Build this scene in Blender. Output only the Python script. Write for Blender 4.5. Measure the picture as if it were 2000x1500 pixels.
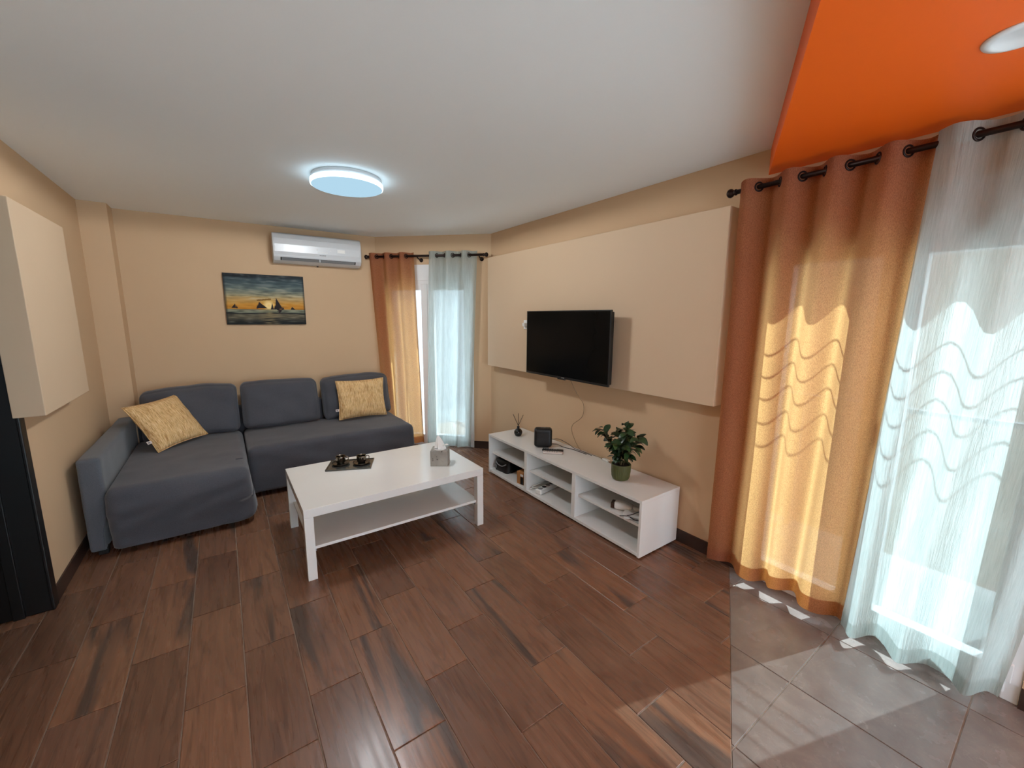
import bpy, bmesh, math, random
from mathutils import Vector, Matrix, noise
random.seed(7)
for o in list(bpy.data.objects): bpy.data.objects.remove(o)
S = bpy.context.scene
COL = S.collection
R = math.radians

# ------------------------------------------------------------------ camera
cam_d = bpy.data.cameras.new('camera'); cam = bpy.data.objects.new('camera', cam_d); COL.objects.link(cam)
cam_d.sensor_width = 36.0; cam_d.lens = 36.0 * 796.45 / 2000.0; cam_d.clip_start = 0.02; cam_d.clip_end = 200
yaw, pit, rol = 0.615354, 0.161571, 0.00672
fw = Vector((math.sin(yaw) * math.cos(pit), math.cos(yaw) * math.cos(pit), -math.sin(pit)))
r0 = Vector((math.cos(yaw), -math.sin(yaw), 0)); u0 = r0.cross(fw)
rr = r0 * math.cos(rol) + u0 * math.sin(rol); uu = -r0 * math.sin(rol) + u0 * math.cos(rol)
M = Matrix(((rr.x, uu.x, -fw.x, 0), (rr.y, uu.y, -fw.y, 0), (rr.z, uu.z, -fw.z, 0), (0, 0, 0, 1)))
M.translation = (0, 0, 1.52)
cam.matrix_world = M
S.camera = cam

# ------------------------------------------------------------------ world, sun, exposure
W = bpy.data.worlds.new('world'); S.world = W; W.use_nodes = True
bg = W.node_tree.nodes['Background']; bg.inputs[0].default_value = (0.74, 0.87, 1.0, 1); bg.inputs[1].default_value = 3.4
sun_d = bpy.data.lights.new('sun', 'SUN'); sun = bpy.data.objects.new('sun', sun_d); COL.objects.link(sun)
sun_d.energy = 6.0; sun_d.angle = R(0.45); sun_d.color = (0.74, 0.91, 1.0)
sun.rotation_euler = Vector((-1, 0.34, -1.25)).to_track_quat('-Z', 'Y').to_euler()
sun.location = (8, -2.5, 9)
vs = S.view_settings
vs.view_transform = 'Standard'; vs.look = 'None'; vs.exposure = 1.2; vs.gamma = 1.0; vs.use_curve_mapping = False
LAMP_W = 4.0; LAMP_SIDE_W = 42.0

# ------------------------------------------------------------------ materials
def lin(r, g, b):
    f = lambda c: (c / 255) / 12.92 if c <= 10 else (((c / 255) + 0.055) / 1.055) ** 2.4
    return (f(r), f(g), f(b), 1)
class NT:
    def __init__(s, name):
        s.m = bpy.data.materials.new(name); s.m.use_nodes = True
        s.t = s.m.node_tree; s.n = s.t.nodes; s.b = s.n['Principled BSDF']; s.out = s.n['Material Output']
    def new(s, t, **k):
        n = s.n.new(t)
        for a, v in k.items(): setattr(n, a, v)
        return n
    def link(s, a, b): s.t.links.new(a, b)
    def coords(s, scale=(1, 1, 1), kind='Object', rnd=0):
        tc = s.new('ShaderNodeTexCoord'); mp = s.new('ShaderNodeMapping'); mp.inputs['Scale'].default_value = scale
        s.link(tc.outputs[kind], mp.inputs['Vector'])
        if rnd:
            oi = s.new('ShaderNodeObjectInfo'); mu = s.new('ShaderNodeMath', operation='MULTIPLY'); mu.inputs[1].default_value = rnd
            s.link(oi.outputs['Random'], mu.inputs[0]); cb = s.new('ShaderNodeCombineXYZ')
            for i in range(3): s.link(mu.outputs[0], cb.inputs[i])
            s.link(cb.outputs[0], mp.inputs['Location'])
        return mp.outputs[0]
    def noise(s, vec, scale, detail=4, rough=0.55, dist=0):
        n = s.new('ShaderNodeTexNoise'); s.link(vec, n.inputs['Vector'])
        n.inputs['Scale'].default_value = scale; n.inputs['Detail'].default_value = detail
        n.inputs['Roughness'].default_value = rough; n.inputs['Distortion'].default_value = dist
        return n.outputs['Fac']
    def ramp(s, fac, stops):
        n = s.new('ShaderNodeValToRGB'); s.link(fac, n.inputs['Fac'])
        e = n.color_ramp.elements
        while len(e) < len(stops): e.new(0.5)
        for i, (p, c) in enumerate(stops): e[i].position = p; e[i].color = c
        return n.outputs['Color']
    def bump(s, h, strength=0.3, dist=0.01, target=None):
        n = s.new('ShaderNodeBump'); n.inputs['Strength'].default_value = strength; n.inputs['Distance'].default_value = dist
        s.link(h, n.inputs['Height']); s.link(n.outputs[0], (target or s.b).inputs['Normal']); return n.outputs[0]
    def mix(s, a, b, fac, mode='MIX'):
        n = s.new('ShaderNodeMix', data_type='RGBA', blend_type=mode)
        for i, v in ((0, fac), (6, a), (7, b)):
            if hasattr(v, 'links') or hasattr(v, 'is_linked'): s.link(v, n.inputs[i])
            else: n.inputs[i].default_value = v
        return n.outputs[2]
def plain(name, c, rough=0.5, metal=0.0, var=0.06, vscale=6, bump=0.0, bscale=200, spec=0.5, coat=0):
    q = NT(name); v = q.coords()
    c2 = tuple(x * (1 - var) for x in c[:3]) + (1,); c3 = tuple(min(1, x * (1 + var)) for x in c[:3]) + (1,)
    q.link(q.ramp(q.noise(v, vscale), [(0.3, c2), (0.7, c3)]), q.b.inputs['Base Color'])
    q.b.inputs['Roughness'].default_value = rough; q.b.inputs['Metallic'].default_value = metal
    q.b.inputs['Specular IOR Level'].default_value = spec
    if coat: q.b.inputs['Coat Weight'].default_value = coat
    if bump: q.bump(q.noise(v, bscale, 2), bump, 0.002)
    return q.m
def emit(name, c, s):
    q = NT(name); e = q.new('ShaderNodeEmission'); e.inputs[0].default_value = c; e.inputs[1].default_value = s
    q.link(e.outputs[0], q.out.inputs[0]); return q.m

m_wall = plain('beige_wall_paint', lin(209, 177, 142), 0.75, var=0.025, vscale=1.2, bump=0.12, bscale=160, spec=0.3)
m_panel = plain('beige_panel_paint', lin(213, 186, 155), 0.6, var=0.02, vscale=1.0, bump=0.08, bscale=140, spec=0.3)
m_ceil = plain('white_ceiling_paint', lin(247, 250, 250), 0.8, var=0.01, vscale=1, bump=0.06, bscale=140, spec=0.2)
m_orange = plain('orange_soffit_paint', lin(250, 106, 20), 0.45, var=0.02, vscale=2, bump=0.06, bscale=120, spec=0.35)
m_white = plain('white_foil_board', lin(228, 227, 223), 0.17, var=0.015, vscale=3, spec=0.5)
m_pvc = plain('white_window_plastic', lin(232, 234, 234), 0.35, var=0.01)
m_grout = plain('pale_grout', lin(150, 132, 116), 0.9, var=0.15, vscale=30)
m_black = plain('black_plastic', lin(14, 14, 15), 0.42, var=0.1, vscale=20)
m_blackwood = plain('black_stained_wood', lin(13, 12, 12), 0.42, var=0.3, vscale=9, bump=0.1, bscale=40)
m_rod = plain('dark_bronze_metal', lin(44, 30, 26), 0.4, metal=0.7, var=0.2, vscale=20)
m_chrome = plain('gunmetal_glaze', lin(120, 112, 100), 0.12, metal=1.0, var=0.15, vscale=12)
m_saucer = plain('black_glaze', lin(12, 12, 12), 0.15, var=0.2)
m_tray = plain('silver_grey_tray', lin(104, 106, 104), 0.22, metal=0.8, var=0.06)
m_ac = plain('glossy_white_plastic', lin(206, 208, 210), 0.27, var=0.01, spec=0.5)
m_acdark = plain('dark_vent_plastic', lin(22, 21, 20), 0.5)
m_card = plain('brown_cardboard', lin(168, 116, 66), 0.8, var=0.12, vscale=14)
m_grey = plain('grey_plastic', lin(130, 132, 134), 0.45)
m_soil = plain('dark_potting_soil', lin(38, 28, 22), 0.95, var=0.4, vscale=60, bump=0.8, bscale=90)
m_stem = plain('brown_green_stem', lin(84, 72, 44), 0.7, var=0.2, vscale=40)
m_tissue = plain('white_tissue_paper', lin(238, 236, 232), 0.85, var=0.02, vscale=8)
m_remote = plain('off_white_plastic', lin(206, 194, 186), 0.45)
m_marker = plain('sewn_care_label', lin(222, 205, 200), 0.7)
m_cable = plain('beige_cable', lin(150, 124, 94), 0.5)
m_balc = plain('pale_balcony_tile', lin(132, 134, 132), 0.6, var=0.05, vscale=4)
m_stucco = plain('white_stucco', lin(176, 178, 178), 0.85, var=0.03, vscale=2, bump=0.2, bscale=60)
m_facade = plain('beige_far_stucco', lin(112, 98, 84), 0.85, var=0.05, vscale=0.5)
m_facade2 = plain('white_far_stucco', lin(128, 130, 130), 0.85, var=0.04, vscale=0.5)
m_farglass = plain('dark_far_glass', lin(70, 82, 96), 0.15)
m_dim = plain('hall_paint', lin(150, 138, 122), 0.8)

# wood-look plank tile
q = NT('brown_wood_look_tile')
v = q.coords((1.5, 0.16, 1), rnd=37.0); v2 = q.coords((1.0, 0.12, 1), rnd=91.0); v3 = q.coords((1, 0.06, 1), rnd=17.0)
oi = q.new('ShaderNodeObjectInfo')
base = q.ramp(oi.outputs['Random'], [(0.0, lin(116, 84, 66)), (0.35, lin(132, 95, 73)), (0.7, lin(144, 103, 77)), (1.0, lin(124, 92, 75))])
band = q.ramp(q.noise(v, 4.2, 3, 0.5, 1.1), [(0.50, (0, 0, 0, 1)), (0.60, (1, 1, 1, 1))])
grain = q.ramp(q.noise(v3, 70, 6, 0.65, 0.3), [(0.25, (0.74, 0.74, 0.74, 1)), (0.75, (1.12, 1.1, 1.08, 1))])
cat = q.ramp(q.noise(v2, 9, 2, 0.5, 2.2), [(0.40, (1, 1, 1, 1)), (0.475, (0.62, 0.6, 0.6, 1)), (0.50, (1, 1, 1, 1))])
c = q.mix(base, lin(84, 70, 63), band); 
# only some planks carry the dark band
gate = q.ramp(oi.outputs['Random'], [(0.55, (0, 0, 0, 1)), (0.60, (0.9, 0.9, 0.9, 1))]); c = q.mix(base, c, gate)
c = q.mix(c, grain, 1.0, 'MULTIPLY'); c = q.mix(c, cat, 0.7, 'MULTIPLY')
q.link(c, q.b.inputs['Base Color'])
q.link(q.ramp(q.noise(v3, 40, 4), [(0.3, (0.23, 0.23, 0.23, 1)), (0.8, (0.36, 0.36, 0.36, 1))]), q.b.inputs['Roughness'])
q.bump(q.noise(v3, 80, 5), 0.12, 0.002); q.b.inputs['Specular IOR Level'].default_value = 0.5
m_plank = q.m
# grey stone-look tile
q = NT('grey_stone_look_tile'); v = q.coords(rnd=23.0)
a = q.ramp(q.noise(v, 5, 8, 0.62, 0.4), [(0.3, lin(108, 96, 90)), (0.55, lin(126, 114, 107)), (0.8, lin(146, 134, 126))])
scr = q.ramp(q.noise(q.coords((1, 1, 1), rnd=11.0), 6, 3, 0.5, 2.5), [(0.487, (1, 1, 1, 1)), (0.5, (1.25, 1.25, 1.25, 1)), (0.513, (1, 1, 1, 1))])
q.link(q.mix(a, scr, 0.5, 'MULTIPLY'), q.b.inputs['Base Color'])
q.link(q.ramp(q.noise(v, 9, 6), [(0.3, (0.18, 0.18, 0.18, 1)), (0.75, (0.32, 0.32, 0.32, 1))]), q.b.inputs['Roughness'])
q.bump(q.noise(v, 30, 6), 0.1, 0.003)
m_tile = q.m
m_skirt = plain('dark_tile_skirting', lin(60, 44, 37), 0.4, var=0.25, vscale=5)
# sofa fabric
def fabric(name, c, fine=420, var=0.22, rough=0.95, big=2.5, sheen=0.25):
    q = NT(name); v = q.coords()
    w = q.noise(v, fine, 2); b = q.noise(v, big, 4)
    c1 = tuple(x * (1 - var) for x in c[:3]) + (1,); c2 = tuple(x * (1 + var) for x in c[:3]) + (1,)
    col = q.mix(q.ramp(w, [(0.3, c1), (0.7, c2)]), q.ramp(b, [(0.3, (0.88, 0.88, 0.9, 1)), (0.7, (1.1, 1.1, 1.1, 1))]), 1.0, 'MULTIPLY')
    q.link(col, q.b.inputs['Base Color']); q.b.inputs['Roughness'].default_value = rough
    q.b.inputs['Sheen Weight'].default_value = sheen; q.b.inputs['Specular IOR Level'].default_value = 0.2
    q.bump(w, 0.25, 0.001); return q.m
m_sofa = fabric('charcoal_blue_slipcover', lin(79, 80, 86))
m_sofa_arm = fabric('slate_grey_slipcover', lin(92, 96, 102))
# straw pillow fabric: slubby threads
q = NT('straw_yellow_slub_weave')
v = q.coords((300, 24, 24)); n1 = q.noise(v, 1.0, 3, 0.6); n2 = q.noise(q.coords((80, 12, 12)), 1.0, 4, 0.7)
col = q.mix(q.ramp(n1, [(0.3, lin(176, 132, 78)), (0.5, lin(228, 188, 130)), (0.72, lin(246, 222, 178))]), q.ramp(n2, [(0.33, lin(190, 150, 100)), (0.5, (1, 1, 1, 1))]), 0.6, 'MULTIPLY')
q.link(col, q.b.inputs['Base Color']); q.b.inputs['Roughness'].default_value = 0.95; q.bump(n1, 0.5, 0.003)
m_straw = q.m
# curtain cloths
def cloth(name, dif, trl, w_trl, w_clear, fine, crinkle=None, lov=0.72, hiv=1.2, tex=(260, 260, 90)):
    q = NT(name); q.n.remove(q.b)
    d = q.new('ShaderNodeBsdfDiffuse'); t = q.new('ShaderNodeBsdfTranslucent'); c = q.new('ShaderNodeBsdfTransparent')
    v = q.coords(tex); nz = q.noise(v, fine, 2, 0.7)
    lo = lambda k: tuple(x * lov for x in k[:3]) + (1,); hi = lambda k: tuple(min(1, x * hiv) for x in k[:3]) + (1,)
    q.link(q.ramp(nz, [(0.35, lo(dif)), (0.65, hi(dif))]), d.inputs[0]); q.link(q.ramp(nz, [(0.35, lo(trl)), (0.65, hi(trl))]), t.inputs[0])
    if crinkle:
        n = q.new('ShaderNodeBump'); n.inputs['Strength'].default_value = crinkle; n.inputs['Distance'].default_value = 0.01
        q.link(q.noise(q.coords((90, 90, 5)), 1.0, 4, 0.65, 0.4), n.inputs['Height'])
        q.link(n.outputs[0], d.inputs['Normal']); q.link(n.outputs[0], t.inputs['Normal'])
    m1 = q.new('ShaderNodeMixShader'); m1.inputs[0].default_value = w_trl; q.link(d.outputs[0], m1.inputs[1]); q.link(t.outputs[0], m1.inputs[2])
    m2 = q.new('ShaderNodeMixShader'); m2.inputs[0].default_value = w_clear; q.link(m1.outputs[0], m2.inputs[1]); q.link(c.outputs[0], m2.inputs[2])
    q.link(m2.outputs[0], q.out.inputs[0]); return q.m
m_drape = cloth('tan_linen_drape', lin(158, 103, 79), lin(250, 186, 118), 0.38, 0.04, 1.0, None, 0.74, 1.18, (380, 380, 150))
m_sheer = cloth('white_crinkled_voile', lin(186, 190, 184), lin(212, 222, 218), 0.46, 0.22, 1.0, 0.8, 0.91, 1.05, (130, 130, 7))
# glass
q = NT('window_glass'); q.n.remove(q.b)
g = q.new('ShaderNodeBsdfGlossy'); g.inputs['Roughness'].default_value = 0.02; t = q.new('ShaderNodeBsdfTransparent'); t.inputs[0].default_value = (0.95, 0.98, 0.98, 1)
mx = q.new('ShaderNodeMixShader'); mx.inputs[0].default_value = 0.04
q.link(t.outputs[0], mx.inputs[1]); q.link(g.outputs[0], mx.inputs[2]); q.link(mx.outputs[0], q.out.inputs[0])
m_glass = q.m
q = NT('television_screen_glass'); v = q.coords(); q.link(q.ramp(q.noise(v, 2), [(0, (0.003, 0.003, 0.003, 1)), (1, (0.005, 0.005, 0.005, 1))]), q.b.inputs['Base Color'])
q.b.inputs['Roughness'].default_value = 0.16; q.b.inputs['Specular IOR Level'].default_value = 0.10; m_screen = q.m
q = NT('glossy_ficus_leaf'); v = q.coords(rnd=9.0); oi = q.new('ShaderNodeObjectInfo')
q.link(q.ramp(oi.outputs['Random'], [(0, lin(26, 44, 26)), (0.6, lin(38, 62, 34)), (0.9, lin(50, 78, 40)), (1, lin(96, 112, 60))]), q.b.inputs['Base Color'])
q.b.inputs['Roughness'].default_value = 0.35; q.bump(q.noise(v, 60), 0.1, 0.002); m_leaf = q.m
m_pot = plain('olive_green_ceramic', lin(74, 78, 38), 0.5, var=0.06, vscale=20)
# speckled stone card for the tissue box
q = NT('grey_speckled_card'); v = q.coords()
cs = q.mix(q.ramp(q.noise(v, 9, 6, 0.6), [(0.3, lin(132, 126, 118)), (0.7, lin(168, 162, 152))]), q.ramp(q.noise(v, 42, 1), [(0.28, (0.35, 0.33, 0.33, 1)), (0.33, (1, 1, 1, 1))]), 1.0, 'MULTIPLY')
q.link(cs, q.b.inputs['Base Color']); q.b.inputs['Roughness'].default_value = 0.6; m_stone = q.m
# lamp
m_lampface = emit('lamp_diffuser_face', (0.52, 0.79, 0.97, 1), 0.38)
m_lamprim = emit('lamp_diffuser_rim', (0.60, 0.85, 1.0, 1), 2.2)
m_downface = plain('downlight_diffuser', lin(236, 238, 240), 0.4)

# ------------------------------------------------------------------ builders
def tag(o, label=None, cat=None, group=None, kind=None):
    if label: o['label'] = label
    if cat: o['category'] = cat
    if group: o['group'] = group
    if kind: o['kind'] = kind
    return o
def empty(name, loc, rz=0.0):
    o = bpy.data.objects.new(name, None); COL.objects.link(o); o.location = loc; o.rotation_euler = (0, 0, rz); o.empty_display_size = 0.05
    return o
def thing(name, loc, label, cat, group=None, rz=0.0):
    return tag(empty(name, loc, rz), label, cat, group)
def mesh(name, V, F, mat, parent=None, smooth=False, bevel=0, seg=2, sub=0):
    me = bpy.data.meshes.new(name); me.from_pydata([tuple(v) for v in V], [], F); me.update()
    bm = bmesh.new(); bm.from_mesh(me); bmesh.ops.recalc_face_normals(bm, faces=bm.faces); bm.to_mesh(me); bm.free()
    if mat: me.materials.append(mat)
    if smooth:
        for p in me.polygons: p.use_smooth = True
    o = bpy.data.objects.new(name, me); COL.objects.link(o)
    if parent: o.parent = parent
    if bevel:
        b = o.modifiers.new('bevel', 'BEVEL'); b.width = bevel; b.segments = seg; b.limit_method = 'ANGLE'
    if sub:
        b = o.modifiers.new('sub', 'SUBSURF'); b.levels = sub; b.render_levels = sub
    return o
def boxdata(x0, x1, y0, y1, z0, z1):
    V = [(x, y, z) for x in (x0, x1) for y in (y0, y1) for z in (z0, z1)]
    return V, [(0, 1, 3, 2), (4, 6, 7, 5), (0, 4, 5, 1), (2, 3, 7, 6), (0, 2, 6, 4), (1, 5, 7, 3)]
def box(name, x0, x1, y0, y1, z0, z1, mat, parent=None, bevel=0, seg=2):
    V, F = boxdata(x0, x1, y0, y1, z0, z1); return mesh(name, V, F, mat, parent, bevel=bevel, seg=seg)
def boxes(name, L, mat, parent=None, bevel=0):
    V, F = [], []
    for b in L:
        v, f = boxdata(*b); n = len(V); V += v; F += [tuple(i + n for i in k) for k in f]
    return mesh(name, V, F, mat, parent, bevel=bevel)
def prism(name, poly, z0, z1, mat, parent=None, bevel=0):
    n = len(poly); V = [(x, y, z0) for x, y in poly] + [(x, y, z1) for x, y in poly]
    F = [tuple(range(n))[::-1], tuple(range(n, 2 * n))] + [(i, (i + 1) % n, n + (i + 1) % n, n + i) for i in range(n)]
    return mesh(name, V, F, mat, parent, bevel=bevel)
def lathe(name, prof, mat, parent=None, n=40, smooth=True, loc=(0, 0, 0)):
    V, F = [], []
    for r, z in prof:
        for i in range(n): a = 2 * math.pi * i / n; V.append((loc[0] + r * math.cos(a), loc[1] + r * math.sin(a), loc[2] + z))
    for j in range(len(prof) - 1):
        for i in range(n): F.append((j * n + i, j * n + (i + 1) % n, (j + 1) * n + (i + 1) % n, (j + 1) * n + i))
    if prof[0][0] > 1e-4: F.append(tuple(range(n))[::-1])
    if prof[-1][0] > 1e-4: F.append(tuple(range((len(prof) - 1) * n, len(prof) * n)))
    return mesh(name, V, F, mat, parent, smooth)
def tube(name, pts, rad, mat, parent=None, n=10, closed=False):
    pts = [Vector(p) for p in pts]; V, F = [], []; N = len(pts); prev = None
    rads = rad if isinstance(rad, (list, tuple)) else [rad] * N
    for i, p in enumerate(pts):
        a = pts[(i - 1) % N] if (i or closed) else p; b = pts[(i + 1) % N] if (i < N - 1 or closed) else p
        t = (b - a).normalized()
        if prev is None: prev = t.orthogonal().normalized()
        prev = (prev - t * prev.dot(t)).normalized(); w = t.cross(prev)
        for k in range(n):
            an = 2 * math.pi * k / n; V.append(p + (prev * math.cos(an) + w * math.sin(an)) * rads[i])
    for i in range(N if closed else N - 1):
        j = (i + 1) % N
        for k in range(n): F.append((i * n + k, i * n + (k + 1) % n, j * n + (k + 1) % n, j * n + k))
    if not closed: F += [tuple(range(n))[::-1], tuple(range((N - 1) * n, N * n))]
    return mesh(name, V, F, mat, parent, True)
def spline(ctrl, n=12):
    P = [Vector(p) for p in ctrl]; P = [P[0] * 2 - P[1]] + P + [P[-1] * 2 - P[-2]]; out = []
    for i in range(1, len(P) - 2):
        for k in range(n):
            t = k / n; a, b, c, d = P[i - 1], P[i], P[i + 1], P[i + 2]
            out.append(0.5 * ((2 * b) + (c - a) * t + (2 * a - 5 * b + 4 * c - d) * t * t + (3 * b - a - 3 * c + d) * t ** 3))
    out.append(P[-2]); return out
def softbox(name, lo, hi, rad, mat, parent=None, n=(16, 16, 8), fn=None, smooth=True):
    """a box with rounded edges, every face a grid, shaped by fn(point, unit) -> point"""
    lo, hi = Vector(lo), Vector(hi); V, F, idx = [], [], {}
    N = n
    def vid(i, j, k):
        key = (i, j, k)
        if key not in idx:
            p = Vector((lo[a] + (hi[a] - lo[a]) * key[a] / N[a] for a in range(3)))
            # concentrate rings near the edges
            u = Vector((2 * key[a] / N[a] - 1 for a in range(3)))
            s = Vector((math.sin(x * math.pi / 2) * 0.35 + x * 0.65 for x in u))
            p = Vector(((lo[a] + hi[a]) / 2 + (hi[a] - lo[a]) / 2 * s[a] for a in range(3)))
            r = min(rad, *((hi[a] - lo[a]) / 2 for a in range(3)))
            cl = Vector((min(max(p[a], lo[a] + r), hi[a] - r) for a in range(3)))
            d = p - cl
            if d.length > 1e-6: p = cl + d.normalized() * min(r, max(d.length, r if True else 0))
            if fn: p = fn(p, u)
            idx[key] = len(V); V.append(p)
        return idx[key]
    for a in range(3):
        b, c = (a + 1) % 3, (a + 2) % 3
        for side in (0, N[a]):
            for i in range(N[b]):
                for j in range(N[c]):
                    def kk(x, y):
                        t = [0, 0, 0]; t[a] = side; t[b] = x; t[c] = y; return vid(*t)
                    F.append((kk(i, j), kk(i + 1, j), kk(i + 1, j + 1), kk(i, j + 1)))
    return mesh(name, V, F, mat, parent, smooth)
def nz(x, y, z, s=1.0): return noise.noise(Vector((x * s, y * s, z * s)))

# ------------------------------------------------------------------ room constants
CZ = 2.41; XW = 2.46; XL = -0.85; YF = -2.3
SS = 6.35                                   # chamfered corner wall: x + y = SS
B0 = Vector((XL, 4.945)); B1 = Vector((1.51, 4.84)); C1 = Vector((XW, SS - XW))
def seam(x): return 1.117 + 0.519 * (x - XW)     # edge between wood-look planks and grey tiles, and of the orange soffit

# ---- floor: grout slab with every plank and tile a child
floor = prism('floor', [(XL - 1.6, YF), (XW + 0.3, YF), (XW + 0.3, 5.3), (XL - 1.6, 5.3)], -0.08, -0.0035, m_grout)
tag(floor, 'brown wood-look plank floor with grey stone tiles by the balcony door', 'floor', kind='structure')
def clip(poly, inside, cut):
    out = []
    for i, p in enumerate(poly):
        q_ = poly[(i + 1) % len(poly)]; a, b = inside(p), inside(q_)
        if a: out.append(p)
        if a != b: out.append(cut(p, q_))
    return out
def seam_clip(poly, side):
    g = lambda p: (p[1] - seam(p[0])) * side - 0.002
    def cut(p, q_): t = g(p) / (g(p) - g(q_)); return (p[0] + (q_[0] - p[0]) * t, p[1] + (q_[1] - p[1]) * t)
    return clip(poly, lambda p: g(p) > 0, cut)
PW, PL, G = 0.2057, 0.609, 0.0022
cache = {}
def piece(name, poly, mat):
    cx = sum(p[0] for p in poly) / len(poly); cy = sum(p[1] for p in poly) / len(poly)
    loc = [(x - cx, y - cy) for x, y in poly]; key = (name,) + tuple((round(x, 4), round(y, 4)) for x, y in loc)
    if key in cache:
        o = bpy.data.objects.new(name, cache[key]); COL.objects.link(o); o.parent = floor
    else:
        top = [(x * (1 - 0.0016 / max(0.02, abs(x))) if abs(x) > 0.01 else x, y * (1 - 0.0016 / max(0.02, abs(y))) if abs(y) > 0.01 else y) for x, y in loc]
        n = len(loc); V = [(x, y, -0.006) for x, y in loc] + [(x, y, -0.0012) for x, y in loc] + [(x, y, 0) for x, y in top]
        F = [tuple(range(2 * n, 3 * n))]
        for s in (0, n): F += [(s + i, s + (i + 1) % n, s + n + (i + 1) % n, s + n + i) for i in range(n)]
        o = mesh(name, V, F, mat, floor); cache[key] = o.data
    o.location = (cx, cy, 0)
    return o
for i in range(-8, 11):
    x0 = 0.366 + PW * i; x1 = x0 + PW; ph = (0.012, 0.212, 0.414)[i % 3]
    for k in range(-4, 9):
        y0 = ph + PL * k; y1 = y0 + PL
        if x1 < XL + 0.02 and not (y1 > 1.75 and y0 < 2.98): continue
        if y0 > 4.93 or x0 > XW: continue
        if x0 + y0 > SS + 0.05: continue
        p = [(x0 + G, y0 + G), (min(x1, XW + .02) - G, y0 + G), (min(x1, XW + .02) - G, y1 - G), (x0 + G, y1 - G)]
        p = seam_clip(p, 1)
        if len(p) >= 3: piece('plank', p, m_plank)
TS = 0.4585
for i in range(-5, 3):
    for k in range(-5, 3):
        x0 = 1.378 + TS * i; y0 = 0.086 + TS * k; y1 = y0 + TS
        if x0 > XW: continue
        p = [(x0 + G, y0 + G), (min(x0 + TS, XW + .02) - G, y0 + G), (min(x0 + TS, XW + .02) - G, y1 - G), (x0 + G, y1 - G)]
        p = seam_clip(p, -1)
        if len(p) >= 3: piece('tile', p, m_tile)

# ---- walls
def wall(name, segs, mat=m_wall, kind='structure', label=None, bevel=0):
    o = boxes(name, segs, mat); tag(o, label, 'wall', kind=kind); return o
WY0, WY1, WZ = -0.025, 1.06, 2.08                # balcony door hole in the right wall
FY0, FY1, FZ = -2.15, -0.42, 2.2                     # added opening further along this wall, behind the viewer, for extra daylight
wall('wall_right', [(XW, XW + 0.25, WY1, 4.0, -0.05, CZ), (XW, XW + 0.25, YF, FY0, -0.05, CZ), (XW, XW + 0.25, FY1, WY0, -0.05, CZ), (XW, XW + 0.25, FY0, FY1, FZ, CZ), (XW, XW + 0.25, WY0, WY1, WZ, CZ)], label='beige wall behind the television and balcony door')
Yd0, Yd1 = 1.98, 2.965
wall('wall_left', [(XL - 0.2, XL, Yd1, 5.15, -0.05, CZ), (XL - 0.2, XL, YF, Yd0, -0.05, CZ), (XL - 0.2, XL, Yd0, Yd1, 2.08, CZ)], label='beige wall left of the sofa with dark doorway')
def quadwall(name, a, b, z0, z1, th, label, mat=m_wall):
    d = (b - a).normalized(); n = Vector((-d.y, d.x))
    o = prism(name, [tuple(a), tuple(b), tuple(b + n * th), tuple(a + n * th)], z0, z1, mat)
    return tag(o, label, 'wall', kind='structure')
quadwall('wall_back', B0 - Vector((.2, 0)), B1 + Vector((0.12, 0)), -0.05, CZ, 0.2, 'beige back wall behind the sofa')
# chamfered wall with its window hole
cd = (C1 - B1).normalized(); cn = Vector((-cd.y, cd.x)); CL = (C1 - B1).length     # cn points outside
CU0, CU1 = 0.06, 1.14
def cpt(u, off, z): p = B1 + cd * u + cn * off; return Vector((p.x, p.y, z))
def cbox(name, L, mat, parent=None, bevel=0):
    V, F = [], []
    for u0_, u1_, o0, o1, z0, z1 in L:
        v, f = boxdata(u0_, u1_, o0, o1, z0, z1); n = len(V); V += [cpt(*p) for p in v]; F += [tuple(i + n for i in k) for k in f]
    return mesh(name, V, F, mat, parent, bevel=bevel)
o = cbox('wall_corner', [(-0.1, CU0, 0, 0.22, -0.05, CZ), (CU1, CL + 0.1, 0, 0.22, -0.05, CZ), (CU0, CU1, 0, 0.22, 2.10, CZ)], m_wall)
tag(o, 'narrow beige wall set at an angle around the corner window', 'wall', kind='structure')
pil = box('wall_pilaster', XL, -0.675, 4.735, 5.0, -0.05, CZ, m_wall); tag(pil, 'shallow beige pilaster in the corner behind the sofa arm', 'wall', kind='structure')
FX0, FX1, FH = -0.45, 1.95, 2.2                     # opening added behind the viewer to brighten the room
wall('wall_front', [(XL - 0.2, FX0, YF - 0.2, YF, -0.05, CZ), (FX1, XW + 0.25, YF - 0.2, YF, -0.05, CZ), (FX0, FX1, YF - 0.2, YF, FH, CZ)], label='beige wall behind the viewer')
o = prism('ceiling', [(XL - 1.6, YF - .2), (XW + .25, YF - .2), (XW + .25, 5.2), (XL - 1.6, 5.2)], CZ, CZ + 0.2, m_ceil); tag(o, 'plain white ceiling', 'ceiling', kind='structure')
o = prism('ceiling_soffit', [(XL, seam(XL)), (XL, YF), (XW, YF), (XW, seam(XW))], 2.28, CZ, m_orange); tag(o, 'orange painted dropped ceiling above the balcony door', 'soffit', kind='structure')
# hallway beyond the doorway
wall('wall_hall', [(XL - 1.65, XL - 1.6, 1.4, 3.4, -0.05, CZ), (XL - 1.6, XL - 0.2, 1.35, 1.4, -0.05, CZ), (XL - 1.6, XL - 0.2, 3.4, 3.45, -0.05, CZ)], m_dim, label='dim hallway walls beyond the dark doorway')
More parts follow.
